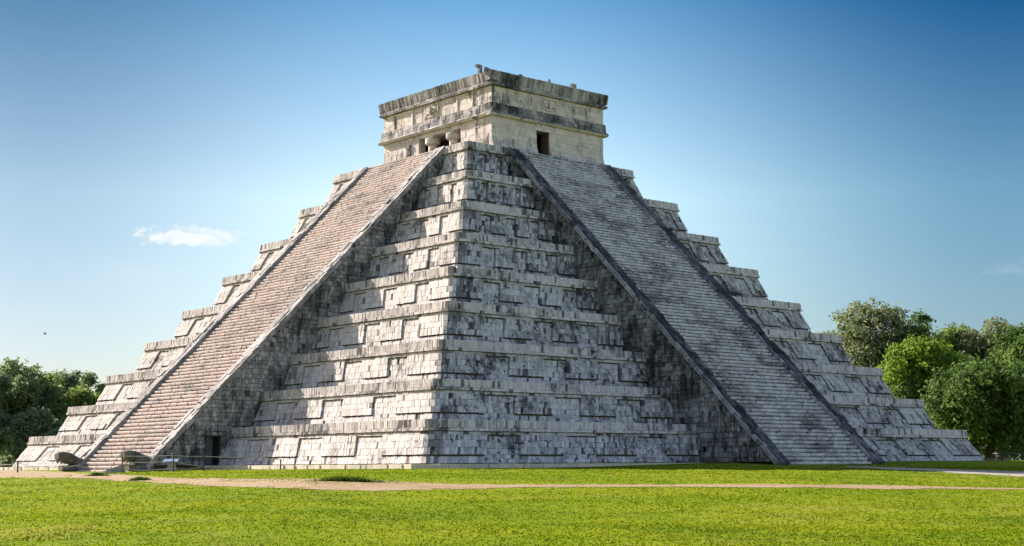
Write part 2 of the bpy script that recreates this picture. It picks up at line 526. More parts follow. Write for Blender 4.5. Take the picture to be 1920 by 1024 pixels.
def terrace(i):
    s, z0, z1, off = TOP[i], ZB[i], ZT[i], OFF[i]
    H = z1 - z0
    base = s + (.72 if i else 1.0)
    vc = H - CORN                      # underside of the cornice
    neck = s - .10                     # wall half size under the cornice
    lo_w = lambda v: base + (neck - base) * np.asarray(v) / vc
    cor = lambda v: s + .05 + (-.05) * (np.asarray(v) - vc) / CORN
    bk = MB()
    parts = []
    vp = vc * .27                      # lower edge of the relief
    vt = vc - .16                      # top of the recesses
    for (cx, cy, la, lb) in ((-1, -1, 1, 1), (-1, 1, 1, 0), (1, -1, 0, 1)):
        fl = cx * cy < 0
        near = (cx, cy) == (-1, -1)
        sets = [(MB(), MB(), MB()) for _ in range(2 if near else 1)]
        f1 = corner_fn(cx, cy, lo_w, z0, off=off)
        f2 = corner_fn(cx, cy, cor, z0, off=off)
        end_a = t_at(s, 4.9) if la else 2.2
        end_b = t_at(s, 4.9) if lb else 2.2
        Lh = s - STAIR_OUT
        # relief boundaries along one half face
        if i < 8: fr = [.19, .12, .165, .12, .165, .12]
        else: fr = [.30, .2, .26, .2]
        edges = np.cumsum(fr) * Lh
        for side, end, long_ in ((1, end_a, la), (-1, end_b, lb)):
            segs = []
            if long_:
                pts = [0.0] + list(edges) + [end]
                for k in range(len(pts) - 1):
                    segs.append((pts[k], pts[k + 1], k % 2 == 0))
            else:
                segs.append((0.0, end, True))
            west = (cy == -1 and side == -1)
            T_, C_, R_ = sets[1] if near and west else sets[0]
            miss = .022 if west else .006
            def sw_(S, side=side, west=west, near=near, end=end):
                S = S.copy()
                tc = (S[:, 0] + S[:, 1]) / 2; vv = (S[:, 2] + S[:, 3]) / 2
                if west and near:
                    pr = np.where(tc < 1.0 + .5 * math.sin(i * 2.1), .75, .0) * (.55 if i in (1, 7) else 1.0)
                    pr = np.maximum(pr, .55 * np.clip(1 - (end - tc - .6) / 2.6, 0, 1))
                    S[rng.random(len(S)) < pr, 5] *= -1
                elif near and side > 0:
                    S[rng.random(len(S)) < .35 * np.clip(1 - (end - tc - .6) / 2.0, 0, 1), 5] *= -1
                return S if side > 0 else np.column_stack([-S[:, 1], -S[:, 0], S[:, 2:]])
            # foot of the wall, recessed fields and raised blocks; an open joint runs round every block
            for a, b, raised in segs:
                jt = .10 if west else .065
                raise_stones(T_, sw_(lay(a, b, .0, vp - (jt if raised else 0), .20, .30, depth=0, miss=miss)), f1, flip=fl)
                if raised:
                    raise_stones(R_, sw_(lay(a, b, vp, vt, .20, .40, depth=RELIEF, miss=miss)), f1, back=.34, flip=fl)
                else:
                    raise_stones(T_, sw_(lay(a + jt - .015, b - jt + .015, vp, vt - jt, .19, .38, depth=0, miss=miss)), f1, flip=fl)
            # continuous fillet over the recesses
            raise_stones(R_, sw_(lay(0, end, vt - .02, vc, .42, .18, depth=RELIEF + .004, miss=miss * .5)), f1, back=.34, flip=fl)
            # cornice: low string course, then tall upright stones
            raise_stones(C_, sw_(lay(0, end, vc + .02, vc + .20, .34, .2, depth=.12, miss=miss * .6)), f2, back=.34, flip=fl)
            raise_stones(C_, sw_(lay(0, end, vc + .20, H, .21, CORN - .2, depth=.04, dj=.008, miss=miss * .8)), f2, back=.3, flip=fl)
        parts.append((cx, cy, sets))
        # backing wall
        tt = np.concatenate([np.linspace(-end_b, -.4, 5), np.linspace(-.36, .36, 9), np.linspace(.4, end_a, 5)])
        for fn_, va, vb, dd in ((f1, 0.0, vc, -.13), (f2, vc, H - .03, -.16)):
            A, B = np.meshgrid(tt, np.array([va, vb]), indexing='ij')
            bk.grid(fn_(A, B, np.full(A.shape, dd)), flip=not fl)
    # body of the terrace: solid core and the ledge on top
    g = s - .16
    bk.hexa([(-g - .3 + off, -g - .3 - off, z0), (g + .3 + off, -g - .3 - off, z0), (g + .3 + off, g + .3 - off, z0), (-g - .3 + off, g + .3 - off, z0),
             (-g + off, -g - off, z1 - .04), (g + off, -g - off, z1 - .04), (g + off, g - off, z1 - .04), (-g + off, g - off, z1 - .04)])
    t = bk.build('terrace', M['mortar'], pyr)
    for cx, cy, sets in parts:
        for k, (w_, c_, r_) in enumerate(sets):
            wst = k == 1 or cx == 1
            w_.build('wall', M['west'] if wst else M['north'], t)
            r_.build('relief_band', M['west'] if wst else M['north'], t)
            c_.build('cornice', M['west_cornice'] if wst else M['cornice'], t)
    return t


for i in range(9):
    terrace(i)

# low plinth the pyramid stands on
for (cx, cy) in ((-1, -1), (-1, 1), (1, -1)):
    pl = MB()
    hf = lambda v: 29.0 - .10 * np.asarray(v)
    fn = corner_fn(cx, cy, hf, -.55, rad=1.2)
    S = lay(-24 if cx * cy > 0 or cx > 0 else -4, 24 if cx * cy > 0 or cx < 0 else 4, 0, .52, .7, .5, depth=0, dj=.03)
    raise_stones(pl, S, fn, back=1.4, flip=cx * cy < 0)
    pl.build('plinth', M['plinth'], pyr)

# ------------------------------------------------------------------ stairways
ST = {'n': dict(at=9.16, ab=33.0, zt=23.84, off=-.34), 'w': dict(at=8.6, ab=33.6, zt=23.9, off=.41)}


def to_face(face):
    # local (a: distance out from the centre, c: along the face, z) -> world
    if face == 'n': return lambda a, c, z: np.stack(np.broadcast_arrays(-np.asarray(a, float), np.asarray(c, float), np.asarray(z, float)), -1)
    return lambda a, c, z: np.stack(np.broadcast_arrays(np.asarray(c, float), -np.asarray(a, float), np.asarray(z, float)), -1)


def half_at(z):
    for i in range(9):
        if z < ZT[i]: return TOP[i] + .5
    return TOP[8]


DOOR = dict(x0=-28.88, x1=-27.86, z=1.9)


def stairway(face, mat_steps, mat_ramp, mat_flank, mat_edge):
    p = ST[face]
    W = to_face(face)
    NS = 91
    rise = p['zt'] / NS
    run = (p['ab'] - p['at']) / NS
    o = p['off']
    fl = face == 'w'
    steps = MB()
    uc = .15 if fl else .09
    for k in range(-2, NS):
        a1 = p['ab'] - run * (k + 1) - .14          # front of this step, set a little below the ramp line
        z0 = rise * k
        ts = splits(-STAIR_IN, STAIR_IN, .40, .5)
        n = len(ts) - 1
        d_ = rng.normal(0, .02 if fl else .010, n); zt_ = z0 + rise + rng.normal(0, .014 if fl else .008, n); tn = .5 + (rng.random(n) - .5) * .55
        prof = [(-uc, z0 + 0 * zt_), (-uc * .9, z0 + .065 + 0 * zt_), (.0, z0 + .095 + 0 * zt_), (.0, zt_ - .075), (-.075, zt_), (-run - .12, zt_)]
        ta, tb = ts[:-1] + (.003 if fl else .001), ts[1:] - (.003 if fl else .001)
        m_ = len(prof)
        V = np.empty((n, 2 * m_, 3))
        for q_, (dd, zz_) in enumerate(prof):
            V[:, q_] = W(a1 + dd + d_, ta + o, zz_)
            V[:, m_ + q_] = W(a1 + dd + d_, tb + o, zz_)
        fc = [(q_, m_ + q_, m_ + q_ + 1, q_ + 1) for q_ in range(m_ - 1)] + [(0, 2, 3, 5), (m_, m_ + 5, m_ + 3, m_ + 2)]
        fc = np.array(fc)
        if not fl: fc = fc[:, ::-1]
        steps.add(V.reshape(-1, 3), (fc[None] + (np.arange(n) * 2 * m_)[:, None, None]).reshape(-1, 4), np.repeat(tn, 2 * m_))
    # sloping bed under the steps
    st = MB()
    e = STAIR_IN + .1
    v8 = [W(p['ab'] - .9, o - e, -.2), W(p['ab'] - .9, o + e, -.2), W(p['at'] - .6, o + e, -.2), W(p['at'] - .6, o - e, -.2),
          W(p['ab'] - .75, o - e, 0.0), W(p['ab'] - .75, o + e, 0.0), W(p['at'] - .7, o + e, p['zt'] - .05), W(p['at'] - .7, o - e, p['zt'] - .05)]
    st.hexa(v8)
    root = st.build('stairway', M['mortar'], pyr)
    steps.build('step_flight', mat_steps, root)
    sl = math.hypot(p['ab'] - p['at'], p['zt'])
    da, dz = (p['at'] - p['ab']) / sl, p['zt'] / sl
    for sgn in (-1, 1):
        cap = MB()
        c0, c1 = sorted((sgn * STAIR_IN, sgn * STAIR_OUT))
        # ramp stones: along the slope (t) and across (v)
        fn = lambda t, v, d: W(p['ab'] + da * t + d * dz, v + o, dz * t - d * da)
        S = lay(-.1, sl + .05, c0, c1, .7, .42, .5, depth=0, dj=.03, miss=.006)
        raise_stones(cap, S, fn, gap=.010, cj=.028, back=.30, flip=fl)
        # solid triangular cheek below the ramp
        v0, v1 = (c0 + 1.0 if sgn < 0 else c0 + .06), c1 - .06
        cap.hexa([W(p['ab'] - .45, o + v0, -.3), W(p['ab'] - .45, o + v1, -.3), W(p['at'] - .5, o + v1, -.3), W(p['at'] - .5, o + v0, -.3),
                  W(p['ab'] - .40, o + v0, -.02), W(p['ab'] - .40, o + v1, -.02), W(p['at'] - .45, o + v1, p['zt'] - .12), W(p['at'] - .45, o + v0, p['zt'] - .12)], .4)
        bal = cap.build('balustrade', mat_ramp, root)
        # narrow added edge strip; paler on the west to paint a lit arris
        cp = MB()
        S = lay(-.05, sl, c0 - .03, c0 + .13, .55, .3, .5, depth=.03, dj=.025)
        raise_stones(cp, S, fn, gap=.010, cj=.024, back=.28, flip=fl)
        cp.build('coping', mat_edge, bal)
    # masonry of the flank that faces the camera
    fk = MB()
    cface = o - STAIR_OUT + .05
    nrm = -1.0
    fn = lambda t, v, d: W(t, cface - d, v)

    def clip(S):
        a = (S[:, 0] + S[:, 1]) / 2; z = (S[:, 2] + S[:, 3]) / 2
        line = p['ab'] - (p['ab'] - p['at']) * z / p['zt'] - .35
        hh = np.array([half_at(q) for q in z])
        ok = (a < line) & (a > hh - 1.2)
        if face == 'n':
            ok &= ~((a > -DOOR['x1'] - .02) & (a < -DOOR['x0'] + .02) & (z < DOOR['z']))
        return ok
    S = lay(8, p['ab'], 0, p['zt'], .26, .31, .45, depth=0, dj=.012, miss=.002, clip=clip)
    if face == 'n':     # cut the stones flush with the doorway
        a0, a1 = -DOOR['x1'], -DOOR['x0']
        low = (S[:, 2] + S[:, 3]) / 2 < DOOR['z']
        left = low & (S[:, 0] < a0) & (S[:, 1] > a0); S[left, 1] = a0
        right = low & (S[:, 1] > a1) & (S[:, 0] < a1); S[right, 0] = a1
    raise_stones(fk, S, fn, gap=.012, cj=.016, back=.12, flip=not fl)
    fk.build('flank_wall', mat_flank, root)
    return root


stair_n = stairway('n', M['stair_north'], M['ramp_north'], M['flank'], M['ramp_north'])
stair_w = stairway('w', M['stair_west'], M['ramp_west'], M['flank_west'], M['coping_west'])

# doorway with a barred gate in the flank of the north stairway
dw = MB()
yf = ST['n']['off'] - STAIR_OUT + .05
x0, x1, zz = DOOR['x0'], DOOR['x1'], DOOR['z']
dw.box((x0 - .12, yf - .02, zz + .065), (x1 + .12, yf + .3, zz + .24), .75)
door = dw.build('doorway', M['flank'], stair_n)
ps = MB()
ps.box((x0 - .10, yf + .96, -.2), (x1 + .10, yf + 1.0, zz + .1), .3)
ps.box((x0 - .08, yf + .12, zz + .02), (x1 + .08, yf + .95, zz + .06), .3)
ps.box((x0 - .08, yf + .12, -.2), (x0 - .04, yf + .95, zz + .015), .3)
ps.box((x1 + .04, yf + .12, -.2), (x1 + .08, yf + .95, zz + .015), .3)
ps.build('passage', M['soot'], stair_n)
gt = MB()
gy = yf + .0
for a in (x0 + .04, x1 - .04):
    gt.tube([(a, gy, .02), (a, gy, zz - .05)], .03, 6)
for a in (.05, zz * .5, zz - .06):
    gt.tube([(x0 + .03, gy, a), (x1 - .03, gy, a)], .022, 6)
w_ = x1 - x0
for k in range(-9, 11):
    # parallel diagonal bars clipped to the frame
    xa, za = x0 + .04, .05 + k * .2 + .8
    xb, zb = x1 - .04, .05 + k * .2
    if zb < .05: f_ = (za - .05) / (za - zb); xb, zb = xa + (xb - xa) * f_, .05
    if za > zz - .06: f_ = (za - zz + .06) / (za - zb); xa, za = xa + (xb - xa) * f_, zz - .06
    if za <= .06 or zb >= zz - .07: continue
    gt.tube([(xa, gy, za), (xb, gy, zb)], .014, 4)
gate = gt.build('barred_gate', M['iron'], stair_n)

# ------------------------------------------------------------------ temple
TX, TY = .36, -.31
temple = empty('temple', (TX, TY, 23.84))
tag(temple, 'square cream stone temple with columned doorway crowning the pyramid', 'temple')
Z0, Z1, Z2, Z3, Z4, Z5 = 0.0, 2.72, 3.02, 3.74, 5.08, 6.22
HX, HY = 6.0, 7.0


def face_fn(face, hx, hy, batter=lambda v: 0 * v):
    """t along the face (y on the north face, x on the west face), v height above the platform"""
    if face == 'n': return lambda t, v, d: np.stack(np.broadcast_arrays(-(hx + d + batter(np.asarray(v))), np.asarray(t, float), np.asarray(v, float)), -1)
    if face == 'w': return lambda t, v, d: np.stack(np.broadcast_arrays(np.asarray(t, float), -(hy + d + batter(np.asarray(v))), np.asarray(v, float)), -1)


zero = lambda v: 0 * np.asarray(v)
flare = lambda v: .42 * np.clip(1 - np.asarray(v) / .95, 0, 1) ** 1.6
NO0, NO1 = -3.53 - TY, 3.37 - TY - .55          # columned opening on the north face
WO0, WO1 = -1.0 - TX, .37 - TX                  # door on the west face
wl, wd = MB(), MB()
topz = 2.40
# north wall either side of the opening
for a, b in ((-HY, NO0), (NO1 + .0, HY)):
    raise_stones(wl, lay(a, b, 0, topz, .62, .40, .3, dj=.008), face_fn('n', HX, HY), gap=.005, cj=.006, back=.5, flip=True)
raise_stones(wl, lay(-HY, HY, topz, Z1, 1.0, .34, .3, dj=.006), face_fn('n', HX, HY), gap=.004, cj=.004, back=.5, flip=True)
# west wall (battered foot) either side of the door
for a, b in ((-HX, WO0), (WO1, HX)):
    raise_stones(wd, lay(a, b, 0, 2.22, .60, .36, .3, dj=.010), face_fn('w', HX, HY, flare), gap=.005, cj=.006, back=.5)
raise_stones(wd, lay(-HX, HX, 2.22, Z1, .8, .5, .3, dj=.008), face_fn('w', HX, HY), gap=.004, cj=.004, back=.5)
# end faces of the flare (right hand corner) and solid backs
walls = MB()
for (ya, yb) in ((-HY + .06, NO0 - .01), (NO1 + .01, HY)):
    walls.box((-HX + .06, ya, 0), (-HX + .9, yb, topz + .04), .6)
walls.box((-HX + .06, -HY + .06, topz + .05), (-HX + .9, HY, Z1), .6)
for (xa, xb) in ((-HX + .95, WO0 - .01), (WO1 + .01, HX)):
    walls.box((xa, -HY + .06, 0), (xb, -HY + .95, 2.24), .6)
walls.box((-HX + .95, -HY + .06, 2.25), (HX, -HY + .95, Z1), .6)
fv = np.linspace(0, .95, 8)
for k in range(7):
    y_a, y_b = -(HY + flare(fv[k])), -(HY + flare(fv[k + 1]))
    for sx_ in (WO0 - .35, HX - .06):
        w0, w1 = (sx_, WO0 - .005) if sx_ < 0 else (sx_, HX)
    walls.hexa([(HX - .3, y_a + .03, fv[k]), (HX, y_a + .03, fv[k]), (HX, -HY + .3, fv[k]), (HX - .3, -HY + .3, fv[k]),
                (HX - .3, y_b + .03, fv[k + 1]), (HX, y_b + .03, fv[k + 1]), (HX, -HY + .3, fv[k + 1]), (HX - .3, -HY + .3, fv[k + 1])], .7)
wroot = walls.build('wall', M['temple'], temple)
wl.build('wall_facing', M['temple'], wroot)
wd.build('wall_facing', M['temple'], wroot)
# far walls, inner chamber and floor
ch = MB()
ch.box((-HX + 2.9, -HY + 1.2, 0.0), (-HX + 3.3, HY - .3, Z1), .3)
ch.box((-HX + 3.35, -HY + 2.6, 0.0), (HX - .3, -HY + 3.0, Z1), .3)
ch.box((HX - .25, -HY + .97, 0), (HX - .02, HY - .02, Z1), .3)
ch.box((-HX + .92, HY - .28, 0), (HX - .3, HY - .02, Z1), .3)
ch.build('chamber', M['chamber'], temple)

# columns with wide round capitals
for cy_ in (-2.08 - TY, .62 - TY - .0):
    c = MB()
    prof = [(.40, 0), (.40, .3), (.36, .32), (.35, 1.0), (.36, 1.74)]
    n = 18
    th = np.linspace(0, 2 * math.pi, n + 1)
    def lathe(mb, prof, cx, cyy, tone):
        P = np.array([[(cx + r_ * math.cos(a), cyy + r_ * math.sin(a), z_) for a in th] for r_, z_ in prof])
        mb.grid(P, tone, flip=True)
    lathe(c, prof, -HX + .48, cy_, .7)
    col = c.build('column', M['temple'], temple)
    k = MB()
    lathe(k, [(.36, 1.72), (.52, 1.76), (.62, 1.86), (.63, 2.20), (.57, 2.27), (0.0, 2.275)], -HX + .48, cy_, .45)
    k.box((-HX + .02, cy_ - .55, 2.28), (-HX + .95, cy_ + .55, 2.395), .6)
    k.build('capital', M['temple'], col)
jb = MB()
raise_stones(jb, lay(NO1 - .95, NO1 - .02, 0, 2.39, .9, .45, .1, dj=.01), face_fn('n', HX, HY), gap=.004, cj=.004, back=.7, flip=True)
jb.build('door_jamb', M['temple'], temple)
# carved door block beside the jamb
cb = MB()
for k in range(4):
    cb.box((-HX - .10 - .05 * (k % 2), NO1 + .12, .5 + k * .42), (-HX + .05, NO1 + .62, .86 + k * .42), .1)
cb.build('carved_block', M['temple_dark'], temple)
# lintel and jambs of the west door
dr = MB()
dr.box((WO1 - .03, -HY + .12, .0), (WO1 + .005, -HY + .96, 2.235), .2)
dr.build('door_reveal', M['chamber'], temple)
dr = MB()
dr.box((WO0 - .005, -HY + .12, .0), (WO0 + .03, -HY + .96, 2.235), .2)
dr.build('door_reveal', M['chamber'], temple)
dj_ = MB()
dj_.box((WO0 - .28, -HY - .07, 2.20), (WO1 + .30, -HY + .3, 2.46), .8)
dj_.box((WO0 - .10, -HY - .10, 2.47), (WO0 + .25, -HY + .1, 2.70), .6)
dj_.box((WO0 + .5, -HY - .09, 2.47), (WO1 + .12, -HY + .1, 2.69), .7)
dj_.build('door_lintel', M['temple'], temple)


def ring(mb, za, zb, ha, hb, w, h, dj=.012, cj=.008, gap=.006, back=.5, jit=.35):
    """a course of stones round the two seen faces and a little of the hidden ones; overhang from ha to hb"""
    bt = lambda v: ha + (hb - ha) * (np.asarray(v) - za) / (zb - za)
    for face, hl in (('n', HY), ('w', HX)):
        e = max(ha, hb)
        S = lay(-hl - e + .0, hl + e, za, zb, w, h, jit, dj=dj)
        raise_stones(mb, S, face_fn(face, HX, HY, bt), gap=gap, cj=cj, back=back, flip=face == 'n')
    m_ = min(ha, hb) - .06
    mb.box((-HX - m_, -HY - m_, za + .01), (HX + max(ha, hb) - .04, HY + max(ha, hb) - .04, zb - .01), .4)


lip = MB(); ring(lip, Z1, Z1 + .16, .20, .36, .9, .2); lip.build('cornice', M['temple'], temple)
lp2 = MB(); ring(lp2, Z1 + .165, Z2, .34, .22, .8, .2); lp2.build('cornice', M['temple_dark'], temple)
bd = MB(); ring(bd, Z2 + .002, Z3, .20, .10, .42, .36); bd.build('moulding_band', M['temple_dark'], temple)
fz = MB(); ring(fz, Z3 + .002, Z4, .02, .02, .55, .42, dj=.008, cj=.005, gap=.004)
frz = fz.build('frieze', M['temple'], temple)
l3 = MB(); ring(l3, Z4 + .002, Z4 + .20, .26, .30, .8, .2); ring(l3, Z4 + .203, Z4 + .36, .18, .16, .8, .2); l3.build('cornice', M['temple_dark'], temple)
pp = MB(); ring(pp, Z4 + .362, Z5, .16, .36, .23, 2.0, dj=.012, cj=.007, gap=.008); pp.build('parapet', M['temple_dark'], temple)


def frame(mb, face, a, b, v0, v1, w=.13, d=.07):
    fn = face_fn(face, HX + .02, HY + .02)
    for (p, q, r_, s_) in ((a, b, v1 - w, v1), (a, a + w, v0, v1 - w - .003), (b - w, b, v0, v1 - w - .003)):
        raise_stones(mb, np.array([(p, q, r_, s_, d, .8)]), fn, gap=.0, cj=.003, back=.12, flip=face == 'n')


def mask(mb, face, a, b, v0, v1):
    """geometric long nosed mask: brow, two eyes, nose, mouth and ear plaques"""
    frame(mb, face, a, b, v0, v1, .10, .10)
    fn = face_fn(face, HX + .02, HY + .02)
    w, h = b - a, v1 - v0
    parts = [(.14, .44, .62, .84, .10), (.56, .86, .62, .84, .10), (.20, .40, .38, .58, .16), (.60, .80, .38, .58, .16),
             (.44, .56, .25, .80, .30), (.30, .70, .10, .22, .12), (.12, .18, .2, .6, .12), (.82, .88, .2, .6, .12)]
    for (p, q, r_, s_, d) in parts:
        raise_stones(mb, np.array([(a + w * p, a + w * q, v0 + h * r_, v0 + h * s_, d, .35)]), fn, gap=0, cj=.01, back=.2, flip=face == 'n')


g1 = MB(); frame(g1, 'n', -5.15 - TY, -3.1 - TY, Z3 + .1, Z4 - .1); g1.build('panel_frame', M['temple'], frz)
g2 = MB(); frame(g2, 'n', 2.6 - TY, 5.2 - TY, Z3 + .1, Z4 - .1); g2.build('panel_frame', M['temple'], frz)
g3 = MB(); frame(g3, 'w', -4.0 - TX, -2.2 - TX, Z3 + .1, Z4 - .1); g3.build('panel_frame', M['temple'], frz)
g4 = MB(); frame(g4, 'w', 2.85 - TX, 4.5 - TX, Z3 + .05, Z4 - .15); g4.build('panel_frame', M['temple'], frz)
m1 = MB(); mask(m1, 'n', -.75 - TY, 1.05 - TY, Z3 + .08, Z4 - .12); m1.build('stone_mask', M['temple'], frz)
m2 = MB(); mask(m2, 'w', -.56 - TX, 1.15 - TX, Z3 + .08, Z4 - .12); m2.build('stone_mask', M['temple'], frz)

# broken roof ornaments along the parapet
for (x, y, kind) in ((-6.2, -6.6, 0), (-5.9, -7.25, 1), (-2.3, -7.1, 2), (.55, -7.1, 3), (3.35, -7.1, 0)):
    r = MB()
    x -= TX; y -= TY
    b = Z5 - .08
    if kind == 0:
        r.box((x - .13, y - .12, b), (x + .13, y + .12, b + .5), .2)
        r.box((x - .42, y - .13, b + .36), (x + .12, y + .13, b + .56), .3)
    elif kind == 1:
        r.hexa([(x - .38, y - .1, b), (x + .3, y - .1, b), (x + .3, y + .1, b), (x - .38, y + .1, b),
                (x - .34, y - .08, b + .30), (x + .26, y - .08, b + .17), (x + .26, y + .08, b + .17), (x - .34, y + .08, b + .30)], .3)
    elif kind == 2:
        r.hexa([(x - .3, y - .1, b), (x + .3, y - .1, b), (x + .3, y + .1, b), (x - .3, y + .1, b),
                (x - .34, y - .08, b + .36), (x - .1, y - .08, b + .36), (x - .1, y + .08, b + .36), (x - .34, y + .08, b + .36)], .3)
    else:
        r.hexa([(x - .12, y - .1, b), (x + .14, y - .1, b), (x + .14, y + .1, b), (x - .12, y + .1, b),
                (x - .07, y - .08, b + .5), (x + .1, y - .08, b + .5), (x + .1, y + .08, b + .5), (x - .07, y + .08, b + .5)], .3)
    r.build('roof_ornament', M['flank'], temple)


# ------------------------------------------------------------------ terrain
def sstep(x, a, b):
    t = np.clip((np.asarray(x, float) - a) / (b - a), 0, 1)
    return t * t * (3 - 2 * t)


def ground_z(x, y):
    x = np.asarray(x, float); y = np.asarray(y, float)
    q = np.maximum(np.maximum(np.abs(x), np.abs(y)) - 29.0, 0)
    drop = np.interp(q, [0, 3, 10, 16, 26, 38, 58, 120], [.02, .08, .2, .34, .75, 1.15, 1.5, 1.65])
    w = sstep((x + y) * -.7071, -14, 22)
    bump = .05 * np.sin(x * .21 + 1.9 * np.sin(y * .13 + x * .05)) * np.sin(y * .17 + 1.1 + 1.4 * np.sin(x * .11)) + .012 * np.sin(x * .83 + y * .61 + 2.1 * np.sin(x * .19 - y * .33))
    bank = .30 * sstep(x, -22, 0) * (1 - sstep(q, .5, 9)) * (y < -20)
    return -.26 + bank - w * drop + bump * sstep(q, 1, 8) * (.35 + .65 * w)


def hit(px, py):
    d = ray(px, py)
    ts = np.linspace(15, 260, 2600)
    P = CAM[None] + ts[:, None] * d[None]
    below = np.where(P[:, 2] < ground_z(P[:, 0], P[:, 1]))[0]
    k = below[0] if len(below) else len(ts) - 1
    return P[k]


gm = MB()
# graded sheet: fine near the pyramid and the lawn, coarse towards the horizon
ax = np.unique(np.concatenate([-np.geomspace(110, 3500, 16), np.arange(-110, 80.1, 1.25), np.geomspace(82, 3500, 16)]))
X, Y = np.meshgrid(ax, ax, indexing='ij')
gm.grid(np.stack([X, Y, ground_z(X, Y)], -1), flip=True)


def lawn_colour(T, a, b, c, e):
    n1 = T.noise(T.pos(), .12, 5, .6, .4)
    n4 = T.noise(T.pos(off=(31, 7, 3)), .22, 6, .66, .8)
    n5 = T.noise(T.pos(off=(11, 27, 3)), .16, 6, .68, .6)
    col = T.mix(T.ramp(n1, .38, .62), a, b)
    col = T.mix(T.math('MULTIPLY', T.ramp(n4, .46, .64), .8), col, c)
    return T.mix(T.math('MULTIPLY', T.ramp(n5, .52, .70), .7), col, e)


def grass_mat(name, a, b, c, d):
    T = NT(name)
    p = T.pos()
    n1 = T.noise(p, .12, 5, .6, .4)
    n2 = T.noise(p, .9, 5, .65)
    n3 = T.noise(p, 9, 5, .75)
    tone = T.attr('tone')
    col = lawn_colour(T, a, b, c, GE)
    col = T.mix(T.math('MULTIPLY', T.ramp(n2, .5, .74), .5), col, c)
    col = T.mix(T.math('MULTIPLY', T.ramp(T.math('ADD', n3, T.math('MULTIPLY', tone, .25)), .42, .85), .55), col, d)
    T.bsdf(col, .95, T.math('ADD', n2, T.math('MULTIPLY', n3, .35)), .55, .10, .02)
    return T.m


GA = (.118, .172, .006, 1); GB = (.172, .205, .010, 1); GE = (.235, .225, .045, 1); GC = (.075, .125, .005, 1); GD = (.185, .222, .018, 1)
M['lawn'] = grass_mat('lawn', GA, GB, GC, GD)
ground = gm.build('ground', M['lawn'], smooth=True)
tag(ground, 'broad bright green lawn in front of the pyramid', 'ground', kind='structure')


def dirt(name, a, b, c):
    T = NT(name)
    p = T.pos()
    n = T.noise(p, .5, 6, .65); n2 = T.noise(p, 7, 4, .7)
    col = T.mix(T.ramp(n, .35, .65), a, b)
    col = T.mix(T.math('MULTIPLY', T.ramp(n2, .45, .8), .6), col, c)
    T.bsdf(col, .95, n2, .5, .04, .08)
    return T.m


M['dirt'] = dirt('reddish_dirt', (.27, .18, .095, 1), (.31, .23, .14, 1), (.37, .29, .195, 1))
M['gravel'] = dirt('pale_gravel', (.30, .26, .21, 1), (.35, .31, .26, 1), (.40, .36, .31, 1))

STRIPS = []


def strip(name, top, bot, mat, label, wob=.35, n=240):
    """a dirt track lying on the lawn between two ragged edges, worked out once from points on the ground"""
    A = np.array([hit(*p)[:2] for p in top]); B = np.array([hit(*p)[:2] for p in bot])

    def res(P):
        d = np.concatenate([[0], np.cumsum(np.linalg.norm(np.diff(P, axis=0), axis=1))]); d /= d[-1]
        t = np.linspace(0, 1, n)
        return np.stack([np.interp(t, d, P[:, 0]), np.interp(t, d, P[:, 1])], -1)
    A, B = res(A), res(B)
    for P, sg in ((A, 1), (B, -1)):
        k = np.zeros(n)
        for f_, a_ in ((7, .5), (17, .4), (39, .35), (71, .25)):
            k += a_ * np.sin(np.linspace(0, f_ * 6.28, n) + rng.uniform(0, 6))
        k += rng.normal(0, .25, n)
        dirn = (A - B); dirn /= np.linalg.norm(dirn, axis=1)[:, None] + 1e-6
        P += dirn * (k * wob)[:, None]
    m_ = 14
    f_ = np.linspace(0, 1, m_)[None, :, None]
    P = A[:, None] * (1 - f_) + B[:, None] * f_
    Z = ground_z(P[..., 0], P[..., 1])
    g = MB(); g.grid(np.concatenate([P, (Z + .012)[..., None]], -1))
    o = g.build(name, mat, smooth=True)
    tag(o, label, 'path', kind='structure')
    STRIPS.append((A.copy(), B.copy()))
    return o


strip('path', [(-60, 882), (40, 883), (100, 885), (200, 890), (300, 896), (450, 904), (560, 906.5), (660, 910.5), (760, 909), (900, 908.5), (1100, 909), (1300, 909), (1450, 908.5), (1600, 909.5), (1740, 912), (1830, 914.5), (1990, 918)],
      [(-60, 896), (40, 897), (100, 897), (180, 898), (300, 907), (450, 914), (560, 917), (660, 920), (760, 920), (900, 917), (1100, 914), (1300, 913), (1450, 915), (1600, 916.5), (1740, 917), (1830, 917.5), (1990, 920)],
      M['dirt'], 'worn reddish dirt track crossing the lawn from left to right')
strip('path', [(1585, 874.5), (1640, 875.5), (1700, 877.5), (1800, 881), (1920, 885), (1990, 887)],
      [(1585, 876.5), (1640, 878.5), (1700, 882), (1800, 888), (1920, 894.5), (1990, 897)],
      M['gravel'], 'pale gravel path in the shade on the right of the pyramid', wob=.25)


def on_strip(x, y):
    m_ = np.zeros(len(x), bool)
    for A, B in STRIPS:
        poly = np.vstack([A[::4], B[::-4]])
        ins = np.zeros(len(x), bool)
        j = len(poly) - 1
        for i in range(len(poly)):
            xi, yi = poly[i]; xj, yj = poly[j]
            cnd = ((yi > y) != (yj > y)) & (x < (xj - xi) * (y - yi) / (yj - yi + 1e-12) + xi)
            ins ^= cnd
            j = i
        m_ |= ins
    return m_


